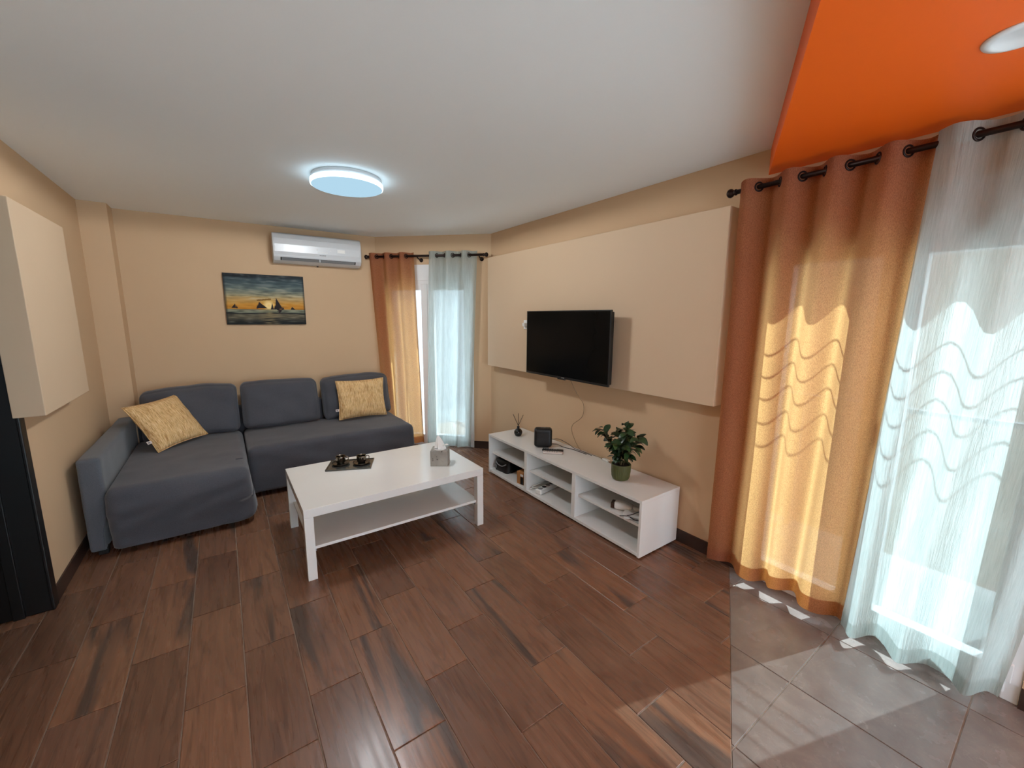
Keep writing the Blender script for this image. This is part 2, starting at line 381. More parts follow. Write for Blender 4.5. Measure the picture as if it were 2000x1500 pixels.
# skirting
def skirt(name, a, b, side, label):
    d = (b - a).normalized(); n = Vector((-d.y, d.x)) * side
    o = prism(name, [tuple(a), tuple(b), tuple(b + n * 0.009), tuple(a + n * 0.009)], 0, 0.088, m_skirt, bevel=0.001)
    return tag(o, label, 'skirting', kind='structure')
skirt('baseboard_right', Vector((XW, WY1)), C1, 1, 'dark tile skirting below the television wall')
skirt('baseboard_right_near', Vector((XW, FY1)), Vector((XW, WY0)), 1, 'dark tile skirting right of the balcony door')
skirt('baseboard_left', Vector((XL, Yd1)), Vector((XL, 4.735)), -1, 'dark tile skirting along the left wall')
skirt('baseboard_back', B0, B1, -1, 'dark tile skirting behind the sofa')
skirt('baseboard_corner', B1, B1 + cd * CU0, -1, 'dark tile skirting left of the corner window'); skirt('baseboard_corner_end', B1 + cd * CU1, C1, -1, 'dark tile skirting right of the corner window')

# ---- doorway
d1 = tag(empty('door_1', (XL, Yd1, 0)), 'black wooden door frame in the left wall', 'door frame', kind='structure')
box('casing', -0.205, 0.006, -0.03, 0.0, 0, 2.08, m_blackwood, d1, 0.003)
box('architrave', 0.0, 0.014, -0.035, 0.028, 0, 2.12, m_blackwood, d1, 0.004)
box('architrave', 0.0, 0.014, Yd0 - Yd1 - 0.06, Yd0 - Yd1 + 0.03, 0, 2.12, m_blackwood, d1, 0.004)
box('casing', -0.205, 0.006, Yd0 - Yd1, Yd0 - Yd1 + 0.03, 0, 2.08, m_blackwood, d1, 0.003)
box('head', -0.205, 0.010, Yd0 - Yd1, 0.0, 2.05, 2.12, m_blackwood, d1, 0.003)
box('door_stop', -0.13, -0.09, -0.045, -0.03, 0, 2.05, m_blackwood, d1, 0.002)
# open leaf swung into the hall
box('door_leaf', -0.95, -0.215, -0.05, -0.01, 0.012, 2.04, m_blackwood, d1, 0.004)

# ---- big balcony door (window_1) and corner window (window_2)
def frame_set(root, mk, w, z_top, zb, lab):
    """mk(name, list of (u0,u1,o0,o1,z0,z1), mat, parent, bevel); u along the wall, o outwards"""
    mk('shutter_box', [(0, w, 0.004, 0.20, z_top - 0.17, z_top)], m_pvc, root, 0.003)
    zt = z_top - 0.17
    mk('outer_frame', [(0, 0.05, 0.006, 0.075, 0, zt), (w - 0.05, w, 0.006, 0.075, 0, zt), (0.05, w - 0.05, 0.006, 0.075, zt - 0.05, zt), (0.05, w - 0.05, 0.006, 0.075, 0, 0.035)], m_pvc, root, 0.004)
    mid = w / 2
    for k, (a, b) in enumerate(((0.04, mid - 0.001), (mid + 0.001, w - 0.04))):
        st, rt, rb = 0.072, 0.072, 0.10
        z0, z1 = 0.03, zt - 0.04
        s = mk('sash', [(a, a + st, 0.0, 0.07, z0, z1), (b - st, b, 0.0, 0.07, z0, z1), (a + st, b - st, 0.0, 0.07, z1 - rt, z1), (a + st, b - st, 0.0, 0.07, z0, z0 + rb)], m_pvc, root, 0.005)
        mk('pane', [(a + st - 0.005, b - st + 0.005, 0.03, 0.036, z0 + rb - 0.005, z1 - rt + 0.005)], m_glass, s, 0)
        mk('hinge', [((a - 0.012, a + 0.006) if k == 0 else (b - 0.006, b + 0.012)) + (-0.014, 0.004, 0.09, 0.17)], m_pvc, s, 0.003)
        mk('hinge', [((a - 0.012, a + 0.006) if k == 0 else (b - 0.006, b + 0.012)) + (-0.014, 0.004, zt - 0.28, zt - 0.2)], m_pvc, s, 0.003)
        if k == 1:
            mk('handle', [(a + 0.02, a + 0.05, -0.012, 0.0, 0.99, 1.13), (a + 0.028, a + 0.042, -0.05, -0.012, 1.05, 1.064), (a + 0.026, a + 0.044, -0.055, -0.04, 0.94, 1.07)], m_pvc, s, 0.003)
def mk_big(name, L, mat, parent, bevel):
    # u runs from the far jamb (y = WY1) towards the viewer; parent roots sit at the origin
    return boxes(name, [(XW + o0, XW + o1, WY1 - u1_, WY1 - u0_, z0, z1) for u0_, u1_, o0, o1, z0, z1 in L], mat, parent, bevel)
w1 = tag(empty('window_1', (0, 0, 0)), 'white double balcony door behind the orange and sheer curtains', 'balcony door', kind='structure')
frame_set(w1, mk_big, WY1 - WY0, WZ, 0.03, '')
def mk_cor(name, L, mat, parent, bevel):
    return cbox(name, [(CU0 + a, CU0 + b, c_, d_, e_, f_) for a, b, c_, d_, e_, f_ in L], mat, parent, bevel)
w2 = tag(empty('window_2', (0, 0, 0)), 'white double balcony door in the angled corner', 'balcony door', kind='structure')
frame_set(w2, mk_cor, CU1 - CU0, 2.10, 0.03, '')
w3 = tag(empty('fill_window_right', (0, 0, 0)), 'added white glazed doors behind the viewer, letting in extra daylight', 'balcony door', kind='structure')  # unseen doors, added so daylight reaches the left wall and ceiling
for k in range(2):
    a_ = FY0 + (FY1 - FY0) / 2 * k; b_ = FY0 + (FY1 - FY0) / 2 * (k + 1); x0, x1 = XW + 0.02, XW + 0.09
    s_ = boxes('sash', [(x0, x1, a_, a_ + 0.07, 0, FZ), (x0, x1, b_ - 0.07, b_, 0, FZ), (x0, x1, a_ + 0.07, b_ - 0.07, FZ - 0.08, FZ), (x0, x1, a_ + 0.07, b_ - 0.07, 0, 0.10)], m_pvc, w3, 0.004)
    box('pane', x0 + 0.03, x0 + 0.036, a_ + 0.065, b_ - 0.065, 0.095, FZ - 0.075, m_glass, s_)
w4 = tag(empty('fill_window_front', (0, 0, 0)), 'added white glazed doors in the front wall, giving fill daylight', 'glazed door', kind='structure')  # unseen doors, added as a second daylight source for the interior
for k in range(3):
    a_ = FX0 + (FX1 - FX0) / 3 * k; b_ = FX0 + (FX1 - FX0) / 3 * (k + 1)
    s_ = boxes('sash', [(a_, a_ + 0.07, YF - 0.09, YF - 0.02, 0, FH), (b_ - 0.07, b_, YF - 0.09, YF - 0.02, 0, FH), (a_ + 0.07, b_ - 0.07, YF - 0.09, YF - 0.02, FH - 0.08, FH), (a_ + 0.07, b_ - 0.07, YF - 0.09, YF - 0.02, 0, 0.10)], m_pvc, w4, 0.004)
    box('pane', a_ + 0.065, b_ - 0.065, YF - 0.06, YF - 0.054, 0.095, FH - 0.075, m_glass, s_)
# threshold stones in the door holes
o = box('trim_1', XW + 0.075, XW + 0.26, WY0, WY1, -0.06, 0.02, m_balc); tag(o, 'pale sill under the orange curtain door', 'sill', kind='structure')
o = cbox('trim_2', [(CU0, CU1, 0.075, 0.24, -0.06, 0.02)], m_balc); tag(o, 'pale sill under the corner door', 'sill', kind='structure')

# ---- wall boxes
o = box('wall_panel', 2.35, XW, 1.249, 3.785, 1.003, 2.138, m_panel, bevel=0.003); tag(o, 'long beige plaster box panel behind the television', 'wall panel')
o = box('wall_panel', XL, -0.74, 2.905, 3.715, 1.03, 2.045, m_panel, bevel=0.003); tag(o, 'short beige plaster box panel on the wall beside the black door frame', 'wall panel')

# ------------------------------------------------------------------ outside
o = box('balcony_floor', XW + 0.25, 3.55, -2.6, 6.2, -0.25, -0.04, m_balc); tag(o, 'pale sunlit balcony floor outside the glass doors', 'balcony floor', kind='structure')
t = thing('balcony_railing', (3.46, 1.8, -0.04), 'glass balcony railing with slim grey handrail outside', 'railing')
box('handrail', -0.025, 0.025, -4.4, 4.4, 0.99, 1.02, m_grey, t, 0.006)
for k in range(8):
    y = -4.375 + 1.25 * k; box('post', -0.018, 0.018, y - 0.018, y + 0.018, 0.0, 0.99, m_grey, t, 0.002)
    if k < 7: box('pane', -0.005, 0.005, y + 0.03, y + 1.22, 0.06, 0.96, m_glass, t)
o = box('sky_shade_slab', XW + 0.25, 3.34, -0.25, 2.3, 2.78, 2.95, m_stucco); tag(o, 'unseen slab added above the glass doors to shade them from the sky', 'sky shade', kind='structure')  # added overhang, keeps sky light off the curtains so the sun patch shows
t = thing('clothesline', (XW + 0.25, 0.5, 2.1), 'wall-mounted clothesline of five taut wires over the balcony', 'clothesline')
SH = (1.375, 1.255, 1.135, 1.0, 0.872)
for zz in SH:
    dx = (2.1 - zz) / 1.25; xw = 2.36 + dx - (XW + 0.25)
    tube('wire', [(xw, -1.2, 0), (xw, 0, -0.002), (xw, 1.7, 0)], 0.0042, m_grey, t, 8)
for yy in (-1.2, 1.7): box('bracket', 0.0, 0.78, yy - 0.012, yy + 0.012, -0.02, 0.005, m_grey, t, 0.002)
def far_building(name, loc, rz, w, hgt, mat, label, nx, nz_, wmat=m_farglass):
    t = thing(name, loc, label, 'building', rz=rz)
    box('facade', -w / 2, w / 2, 0, 4, -8, hgt, mat, t)
    for i in range(nx):
        for k in range(nz_):
            x = -w / 2 + w * (i + 0.5) / nx; z = 4.4 + 3.0 * k
            f = box('window', x - 0.55, x + 0.55, -0.04, 0.06, z, z + 1.4, m_pvc, t)
            box('pane', x - 0.47, x + 0.47, -0.05, 0.0, z + 0.08, z + 1.32, wmat, f)
    box('cornice', -w / 2 - .2, w / 2 + .2, -0.25, 4, hgt, hgt + 0.25, mat, t)
far_building('apartment_building', (13.5, 1.0, 0), R(-90), 14, 10.5, m_facade, 'beige apartment building facing the balcony door', 5, 2)
far_building('apartment_building', (8.0, 15.5, 0), R(-38), 15, 6.5, m_facade2, 'white apartment building beyond the corner window', 5, 2)

# ------------------------------------------------------------------ ceiling lights
t = thing('ceiling_lamp', (0.752, 2.94, CZ), 'round flat white LED ceiling lamp, switched on', 'ceiling lamp')
lathe('base_plate', [(0.205, 0.0), (0.214, -0.002), (0.216, -0.030), (0.205, -0.032)], m_ac, t, 64)
lathe('diffuser_rim', [(0.216, -0.0305), (0.222, -0.033), (0.2235, -0.048), (0.2215, -0.0565), (0.216, -0.0600)], m_lamprim, t, 64)
lathe('diffuser_face', [(0.0001, -0.0615), (0.12, -0.0614), (0.2165, -0.0602)], m_lampface, t, 64)
ld = bpy.data.lights.new('ceiling_lamp_light', 'AREA'); ld.shape = 'DISK'; ld.size = 0.42; ld.energy = LAMP_W; ld.color = (0.93, 0.97, 1.0)
lo_ = bpy.data.objects.new('ceiling_lamp_light', ld); COL.objects.link(lo_); lo_.parent = t; lo_.location = (0, 0, -0.0605)
lp = bpy.data.lights.new('ceiling_lamp_glow', 'SPOT'); lp.shadow_soft_size = 0.16; lp.energy = LAMP_SIDE_W; lp.color = (0.93, 0.97, 1.0); lp.spot_size = R(179.8); lp.spot_blend = 0.0
lo_ = bpy.data.objects.new('ceiling_lamp_glow', lp); COL.objects.link(lo_); lo_.parent = t; lo_.location = (0, 0, -0.064)
t = thing('downlight', (1.828, 0.222, 2.28), 'round white recessed downlight in the orange dropped ceiling', 'downlight')
lathe('trim_ring', [(0.052, -0.005), (0.055, -0.008), (0.072, -0.004), (0.074, 0.0)], m_pvc, t, 48)
lathe('diffuser', [(0.0001, -0.004), (0.052, -0.004), (0.054, -0.0005)], m_downface, t, 48)

# ------------------------------------------------------------------ curtains
def curtain(root, frame, top, bot, zt, zb, folds, a_top, a_bot, seed, mat, rodz, crinkle=0.0, hem=0.075, sag=0.0, eyelet=0.021, skew=1.0):
    """frame(u_m, off) -> xy; top, bot = (start, end) along the rod; off > 0 leans into the room"""
    nu, nv = int(folds * 26), 70
    def pt(u, v, extra=0.0):
        k = v ** skew; a = top[0] + (bot[0] - top[0]) * k; b = top[1] + (bot[1] - top[1]) * k
        uw = u + 0.022 * v * math.sin(u * 9.0 + seed) + 0.012 * nz(u * 6, v * 1.5, seed)
        ph = 2 * math.pi * folds * uw
        w = math.sin(ph) + 0.22 * v * math.sin(2 * ph + seed) + 0.35 * v * nz(u * 7 + seed, v * 2.0, 3.1)
        A = a_top + (a_bot - a_top) * min(1, v * 1.4)
        off = A * w + 0.02 * v * nz(u * 3, v * 3, seed + 5) + extra
        if crinkle: off += crinkle * nz(u * 95, v * 7, seed) + crinkle * 0.7 * nz(u * 210, v * 15, seed + 2)
        z = zt + (zb - zt) * v + (sag * math.sin(ph * 0.5) if v > 0.9 else 0) * (v - 0.9) * 10
        x, y = frame(a + (b - a) * u, off); return (x, y, z)
    V = [pt(i / nu, j / nv) for j in range(nv + 1) for i in range(nu + 1)]
    F = [(j * (nu + 1) + i, j * (nu + 1) + i + 1, (j + 1) * (nu + 1) + i + 1, (j + 1) * (nu + 1) + i) for j in range(nv) for i in range(nu)]
    mesh('cloth', V, F, mat, root, True)
    def band(nm, v0, v1, ex):
        m = 6; V = [pt(i / nu, v0 + (v1 - v0) * j / m, ex) for j in range(m + 1) for i in range(nu + 1)]
        F = [(j * (nu + 1) + i, j * (nu + 1) + i + 1, (j + 1) * (nu + 1) + i + 1, (j + 1) * (nu + 1) + i) for j in range(m) for i in range(nu)]
        return mesh(nm, V, F, mat, root, True)
    Hh = zt - zb
    if hem: band('hem', 1 - hem / Hh, 1.0, 0.0022)
    band('heading_band', 0.0, 0.07 / Hh, 0.0022)
    vr = (zt - rodz) / Hh; n = int(2 * folds)
    for k in range(n + 1):                      # eyelets where the cloth crosses the rod
        u = k / (2 * folds)
        if u < 0.015 or u > 0.985: continue
        for _ in range(6):
            u -= 0.022 * 0; uw = u + 0.022 * vr * math.sin(u * 9.0 + seed) + 0.012 * nz(u * 6, vr * 1.5, seed); u += (k / (2 * folds) - uw)
        c = Vector(pt(u, vr)); a = Vector(pt(u - 0.006, vr)); b = Vector(pt(u + 0.006, vr)); c.z = rodz
        tg = (b - a); tg.z = 0; tg.normalize(); ring = [c + tg * eyelet * math.cos(x) + Vector((0, 0, 1)) * eyelet * math.sin(x) for x in [2 * math.pi * i / 22 for i in range(22)]]
        tube('eyelet', ring, 0.0048, m_rod, root, 8, closed=True)
RX = 2.36
fb = lambda u, off: (RX - off, u)
t = thing('curtain', (0, 0, 0), 'orange tan linen curtain hanging at the big balcony door', 'curtain')
curtain(t, fb, (1.205, 0.44), (1.20, 0.53), 2.245, 0.055, 4.0, 0.042, 0.034, 1.3, m_drape, 2.203, sag=0.012)
t = thing('curtain', (0, 0, 0), 'wide white crinkled sheer curtain at the big balcony door', 'curtain')
curtain(t, fb, (0.455, -0.16), (0.53, 0.025), 2.25, 0.035, 2.75, 0.042, 0.05, 4.1, m_sheer, 2.203, crinkle=0.0035, hem=0.07, sag=0.01)
RO = -0.12
fcn = lambda u, off: tuple(B1 + cd * u + cn * (RO - off))
t = thing('curtain', (0, 0, 0), 'tan linen curtain at the corner window beside the sofa', 'curtain')
curtain(t, fcn, (-0.02, 0.505), (0.10, 0.56), 2.215, 0.06, 3.0, 0.036, 0.03, 2.2, m_drape, 2.176)
t = thing('curtain', (0, 0, 0), 'narrow white sheer curtain at the corner window', 'curtain')
curtain(t, fcn, (0.68, 1.22), (0.60, 1.13), 2.22, 0.045, 3.0, 0.036, 0.036, 5.7, m_sheer, 2.176, crinkle=0.003, hem=0.06)
def rod(root, frame, u0_, u1_, z, brackets):
    P = lambda u, o=0.0, dz=0.0: (*frame(u, o), z + dz)
    tube('pole', [P(u0_), P((u0_ + u1_) / 2), P(u1_)], 0.0125, m_rod, root, 14)
    s = 1 if u1_ > u0_ else -1
    for u, sg in ((u0_, -s), (u1_, s)):
        prof = [(0.0, 0.0125), (0.004, 0.0165), (0.010, 0.0165), (0.013, 0.012), (0.018, 0.014), (0.026, 0.0215), (0.036, 0.024), (0.046, 0.0205), (0.053, 0.011), (0.056, 0.002)]
        tube('finial', [P(u + sg * a) for a, b in prof], [b for a, b in prof], m_rod, root, 14)
    for u in brackets:
        wallo = -0.098 if frame is fb else -0.118
        tube('bracket', [P(u, 0, -0.014), P(u, wallo * 0.5, -0.03), P(u, wallo, -0.03)], 0.006, m_rod, root, 8)
        tube('rosette', [P(u, wallo + 0.006, -0.03), P(u, wallo, -0.03)], 0.022, m_rod, root, 14)
t = thing('curtain_rod', (0, 0, 0), 'dark bronze curtain rod with ball finial below the orange soffit', 'curtain rod')
rod(t, fb, 1.225, -0.62, 2.203, (1.17, -0.5))
t = thing('curtain_rod', (0, 0, 0), 'dark bronze curtain rod across the corner window', 'curtain rod')
rod(t, fcn, -0.02, 1.285, 2.176, (0.545, 1.24))

# ------------------------------------------------------------------ sofa
t = thing('corner_sofa', (0.36, 4.1, 0), 'dark grey-blue slipcovered corner sofa with left chaise', 'sofa')
OX, OY = 0.36, 4.1
def L(p): return (p[0] - OX, p[1] - OY, p[2])
def wr(p, a, s=1.0): return a * (nz(p.x, p.y, p.z, 5 * s) + 0.5 * nz(p.x + 7, p.y, p.z, 12 * s))
def chaise_fn(p, u):
    k = max(0.0, min(1.0, (0.40 - p.z) / 0.36))           # 0 at the seat edge, 1 at the hem
    p = p.copy()
    if u.z > 0.98: p.z += 0.012 * (1 - u.x ** 2) * (1 - u.y ** 2) + wr(p, 0.006)
    if u.y < -0.6: p.y -= 0.02 * math.sin(min(1, k * 1.3) * math.pi) - 0.03 * k + k * 0.022 * nz(p.x * 7, 1, p.z * 2) + 0.026 * nz(p.x * 2.5, p.z * 13 - p.x * 4, 4) * (1 - abs(2 * k - 0.6))
    if u.x > 0.8: p.x += 0.022 * k * math.sin(p.y * 9) + 0.012 * k
    if p.z < 0.2:
        cr = max(0, (p.x + OX - (-0.40)) / 0.47)
        p.z += 0.055 * min(1, cr) ** 2 * (1 if u.y < -0.3 else 0.7) * k + 0.006 * math.sin(p.x * 15) * k
    if p.z < 0.045: p.z = 0.045
    return p
softbox('chaise_cover', L((-0.69, 3.365, -0.02)), L((0.075, 4.62, 0.445)), 0.055, m_sofa, t, (30, 40, 22), chaise_fn)
def seat_fn(p, u):
    k = max(0.0, min(1.0, (0.40 - p.z) / 0.36)); p = p.copy()
    if u.z > 0.98: p.z += 0.01 * (1 - u.x ** 2) * (1 - u.y ** 2) + wr(p, 0.005)
    if u.y < -0.6: p.y -= 0.012 * math.sin(k * math.pi) - 0.02 * k + k * 0.024 * nz(p.x * 6, 2, p.z * 2) + 0.020 * nz(p.x * 2.2, p.z * 13 + p.x * 3, 8) * (1 - abs(2 * k - 0.7))
    if u.x > 0.8: p.x += 0.015 * k
    if p.z < 0.05: p.z = 0.05
    return p
softbox('seat_cover', L((0.085, 3.86, 0.0)), L((1.515, 4.66, 0.44)), 0.045, m_sofa, t, (46, 26, 20), seat_fn)
def arm_fn(p, u):
    p = p.copy(); p.x += wr(p, 0.004)
    if p.z < 0.26 and u.x > 0: p.x -= 0.03 * u.x * min(1, (0.26 - p.z) / 0.1)
    return p
softbox('armrest', L((-0.80, 3.44, 0.035)), L((-0.69, 4.80, 0.645)), 0.022, m_sofa_arm, t, (8, 36, 26), arm_fn)
softbox('back_frame', L((-0.68, 4.70, 0.03)), L((1.515, 4.83, 0.645)), 0.025, m_sofa, t, (40, 6, 18), lambda p, u: p + Vector((0, wr(p, 0.003), 0)))
def back_cushion(x0, x1, seed, lean=0.28, tilt=0.0):
    w, hh, th = x1 - x0, 0.42, 0.17
    def fn(p, u):
        p = p.copy(); b = (1 - u.x ** 4) * (1 - u.z ** 4)
        p.y += u.y * (0.028 * b - 0.02 * (1 - b)) + 0.020 * nz(p.x * 4 + seed, p.z * 9 + p.x * 5, seed) * (1 if u.y < 0 else 0)
        p.z += 0.012 * nz(p.x * 5, seed, 0) + tilt * (p.x / w) + (0.02 * (1 - u.x ** 2) if u.z > 0.5 else 0)
        if u.z < -0.4 and u.y < 0: p.y += 0.016 * math.sin(9 * u.x + 14 * p.z + seed) * (-u.z - 0.4)
        y = p.y + lean * (p.z + hh / 2) ; return Vector((p.x, y, p.z))
    o = softbox('back_cushion', (-w / 2, -th / 2, -hh / 2), (w / 2, th / 2, hh / 2), 0.05, m_sofa, t, (26, 8, 20), fn)
    o.location = L(((x0 + x1) / 2, 4.545, 0.452 + hh / 2)); return o
back_cushion(-0.63, 0.065, 1.0, tilt=0.02); back_cushion(0.09, 0.76, 2.3, tilt=-0.012); back_cushion(0.80, 1.50, 3.7, tilt=0.02)
for x, y in ((-0.745, 3.5), (-0.745, 4.72), (-0.05, 3.55), (1.43, 3.98), (1.43, 4.6), (-0.6, 3.6)): box('foot', x - 0.025 - OX, x + 0.025 - OX, y - 0.025 - OY, y + 0.025 - OY, 0, 0.06, m_black, t, 0.004)
box('cover_tag', 0.0 - OX, 0.045 - OX, 3.60 - OY, 3.62 - OY, 0.449, 0.455, m_sofa, t, 0.002)

def pillow(label, BL, BR, TR, TL, th, seed, tagside):
    BL, BR, TR, TL = map(Vector, (BL, BR, TR, TL)); c = (BL + BR + TR + TL) / 4
    ex = ((BR - BL) + (TR - TL)).normalized(); ey = ((TL - BL) + (TR - BR)); ey = (ey - ex * ey.dot(ex)).normalized(); ez = ex.cross(ey)
    w = ((BR - BL).length + (TR - TL).length) / 2; hh = ((TL - BL).length + (TR - BR).length) / 2
    t = empty('throw_pillow', c); t.rotation_euler = Matrix((ex, ey, ez)).transposed().to_euler(); tag(t, label, 'pillow', 'straw-coloured throw pillows')
    n = 30; V, F = [], []
    for s in (1, -1):
        for j in range(n + 1):
            for i in range(n + 1):
                a, b = 2 * i / n - 1, 2 * j / n - 1
                x = a * w / 2 * (1 - 0.07 * (1 - b * b) * abs(a) ** 2); y = b * hh / 2 * (1 - 0.07 * (1 - a * a) * abs(b) ** 2)
                pr = max(0, (1 - abs(a) ** 2.6)) ** 0.55 * max(0, (1 - abs(b) ** 2.6)) ** 0.55
                z = s * th / 2 * pr * (1 + 0.12 * nz(a * 2.2, b * 2.2, seed)) + 0.012 * nz(a * 3, b * 3, seed + 3) * pr
                z += 0.008 * nz(a * 1.3, b * 1.3, seed + 8)
                V.append((x, y, z))
    m = (n + 1) ** 2
    for s in (0, 1):
        for j in range(n):
            for i in range(n):
                k = s * m + j * (n + 1) + i; F.append((k, k + 1, k + n + 2, k + n + 1))
    me = bpy.data.meshes.new('cover'); me.from_pydata(V, [], F); bm = bmesh.new(); bm.from_mesh(me); bmesh.ops.remove_doubles(bm, verts=bm.verts, dist=0.0008); bmesh.ops.recalc_face_normals(bm, faces=bm.faces); bm.to_mesh(me); bm.free()
    me.materials.append(m_straw)
    for p in me.polygons: p.use_smooth = True
    o = bpy.data.objects.new('cover', me); COL.objects.link(o); o.parent = t
    ring = []
    for k in range(80):
        e = k / 20; sd = int(e); f = (e - sd) * 2 - 1; a, b = [(f, -1), (1, f), (-f, 1), (-1, -f)][sd]
        ring.append((a * w / 2 * (1 - 0.07 * (1 - b * b) * abs(a) ** 2), b * hh / 2 * (1 - 0.07 * (1 - a * a) * abs(b) ** 2), 0.008 * nz(a * 1.3, b * 1.3, seed + 8)))
    tube('piping', ring, 0.0035, m_straw, t, 6, closed=True)
    x = -w / 2 + 0.005; y = -hh / 2 + 0.10
    lb = box('care_label', x - 0.028, x + 0.008, y - 0.012, y + 0.012, -0.001, 0.001, m_marker, t); box('print', x - 0.022, x - 0.006, y - 0.006, y + 0.006, -0.0013, 0.0016, m_grey, lb)
pillow('straw-coloured slub pillow tilted against the sofa arm', (-0.473, 4.11, 0.472), (-0.160, 4.42, 0.480), (-0.400, 4.545, 0.842), (-0.700, 4.225, 0.797), 0.15, 1.7, 0)
pillow('straw-coloured slub pillow upright at the curtain end of the sofa', (0.927, 4.345, 0.470), (1.420, 4.335, 0.470), (1.366, 4.42, 0.862), (0.880, 4.425, 0.862), 0.12, 6.2, 0)

# ------------------------------------------------------------------ coffee table and what stands on it
TX0, TX1, TY0, TY1, TZ = 0.284, 1.466, 2.43, 3.215, 0.437
t = thing('coffee_table', ((TX0 + TX1) / 2, (TY0 + TY1) / 2, 0), 'white rectangular coffee table with lower shelf', 'coffee table')
hx, hy = (TX1 - TX0) / 2, (TY1 - TY0) / 2
box('tabletop', -hx, hx, -hy, hy, TZ - 0.05, TZ, m_white, t, 0.0015)
for sx in (-1, 1):
    for sy in (-1, 1):
        x0, x1 = sorted((sx * hx, sx * (hx - 0.05))); y0, y1 = sorted((sy * hy, sy * (hy - 0.05)))
        box('leg', x0, x1, y0, y1, 0, TZ - 0.0505, m_white, t, 0.0015)
box('shelf', -hx + 0.03, hx - 0.03, -hy + 0.02, hy - 0.02, 0.178, 0.196, m_white, t, 0.001)
for sx in (-1, 1):
    for sy in (-1, 1): box('shelf_bracket', sx * (hx - 0.052) - 0.006, sx * (hx - 0.052) + 0.006, sy * (hy - 0.035) - 0.014, sy * (hy - 0.035) + 0.014, 0.165, 0.178, m_grey, t)
# tray
a = math.atan2(2.87 - 2.988, 0.788 - 0.51); tc = Vector((0.69, 3.03))
t = thing('serving_tray', (tc.x, tc.y, TZ), 'small silver-grey rectangular tray on the coffee table', 'tray', rz=a)
w, d = 0.155, 0.105
box('plate', -w, w, -d, d, 0.0005, 0.006, m_tray, t, 0.001)
boxes('rim', [(-w, w, -d, -d + 0.006, 0.006, 0.011), (-w, w, d - 0.006, d, 0.006, 0.011), (-w, -w + 0.006, -d + .006, d - .006, 0.006, 0.011), (w - 0.006, w, -d + .006, d - .006, 0.006, 0.011)], m_tray, t)
def cup(x, y, rz, lab1, lab2):
    s = thing('saucer', (x, y, TZ + 0.0065), lab2, 'saucer', 'black saucers on the tray')
    lathe('dish', [(0.0001, 0), (0.030, 0.0), (0.045, 0.003), (0.062, 0.010), (0.0615, 0.012), (0.044, 0.0065), (0.026, 0.005), (0.0001, 0.005)], m_saucer, s, 40)
    tube('gilt_edge', [(0.062 * math.cos(k * math.pi / 20), 0.062 * math.sin(k * math.pi / 20), 0.0112) for k in range(40)], 0.0009, m_chrome, s, 6, closed=True)
    c = thing('espresso_cup', (x, y, TZ + 0.0118), lab1, 'cup', 'gunmetal espresso cups', rz=rz)
    n = 60; prof = [(0.0001, 0), (0.020, 0), (0.026, 0.004), (0.031, 0.014), (0.033, 0.030), (0.0325, 0.048), (0.034, 0.056), (0.032, 0.056), (0.0305, 0.047), (0.030, 0.020), (0.022, 0.006), (0.0001, 0.005)]
    V, F = [], []
    for j, (r, z) in enumerate(prof):
        for i in range(n):
            an = 2 * math.pi * i / n; f = 1 + (0.035 * math.cos(12 * an) if 2 < j < 6 else 0); V.append((r * f * math.cos(an), r * f * math.sin(an), z))
    for j in range(len(prof) - 1):
        for i in range(n): F.append((j * n + i, j * n + (i + 1) % n, (j + 1) * n + (i + 1) % n, (j + 1) * n + i))
    mesh('body', V, F, m_chrome, c, True)
    tube('handle', spline([(0.0315, 0, 0.046), (0.045, 0, 0.050), (0.054, 0, 0.040), (0.050, 0, 0.024), (0.032, 0, 0.016)], 6), 0.0032, m_chrome, c, 8)
cup(0.632, 3.080, R(-20), 'dark metallic espresso cup farther from the tissue box', 'black saucer under the cup farther from the tissue box')
cup(0.764, 3.012, R(-15), 'dark metallic espresso cup nearer the tissue box', 'black saucer under the cup nearer the tissue box')
# tissue box
a = math.atan2(2.604 - 2.678, 1.27 - 1.161); d = Vector((math.cos(a), math.sin(a))); n = Vector((-d.y, d.x)); c = Vector((1.2155, 2.641)) + n * 0.062
t = thing('tissue_box', (c.x, c.y, TZ), 'grey speckled cube tissue box on the coffee table', 'tissue box', rz=a)
box('carton', -0.063, 0.063, -0.062, 0.062, 0.0005, 0.116, m_stone, t, 0.002)
lathe('slot_rim', [(0.03, 0.1165), (0.044, 0.1165), (0.044, 0.1175), (0.03, 0.1175), (0.03, 0.1165)], m_tissue, t, 30)
V, F = [], []; nr, na = 12, 36
for j in range(nr + 1):
    k = j / nr
    for i in range(na):
        an = 2 * math.pi * i / na; pl = 1 + 0.35 * math.sin(3 * an + 2 * k) * k * (1 - k * 0.6) + 0.18 * math.sin(7 * an + 1)
        r = 0.036 * (1 - k) ** 0.75 * pl + 0.003
        V.append((r * math.cos(an) * 1.05 - 0.012 * k, r * math.sin(an) * 0.62, 0.114 + 0.102 * k + 0.01 * math.sin(2 * an) * (1 - k)))
F = [(j * na + i, j * na + (i + 1) % na, (j + 1) * na + (i + 1) % na, (j + 1) * na + i) for j in range(nr) for i in range(na)] + [tuple(range(nr * na, (nr + 1) * na))]
mesh('tissue', V, F, m_tissue, t, True)
V = []
for j in range(7):
    for i in range(9):
        a_, b_ = i / 8, j / 6; V.append((0.01 + 0.055 * a_, -0.02 + 0.045 * b_ + 0.01 * a_, 0.118 + 0.035 * math.sin(a_ * 2.4) * (1 - 0.4 * b_) + 0.006 * math.sin(7 * a_ + 4 * b_)))
mesh('tissue_fold', V, [(j * 9 + i, j * 9 + i + 1, (j + 1) * 9 + i + 1, (j + 1) * 9 + i) for j in range(6) for i in range(8)], m_tissue, t, True)

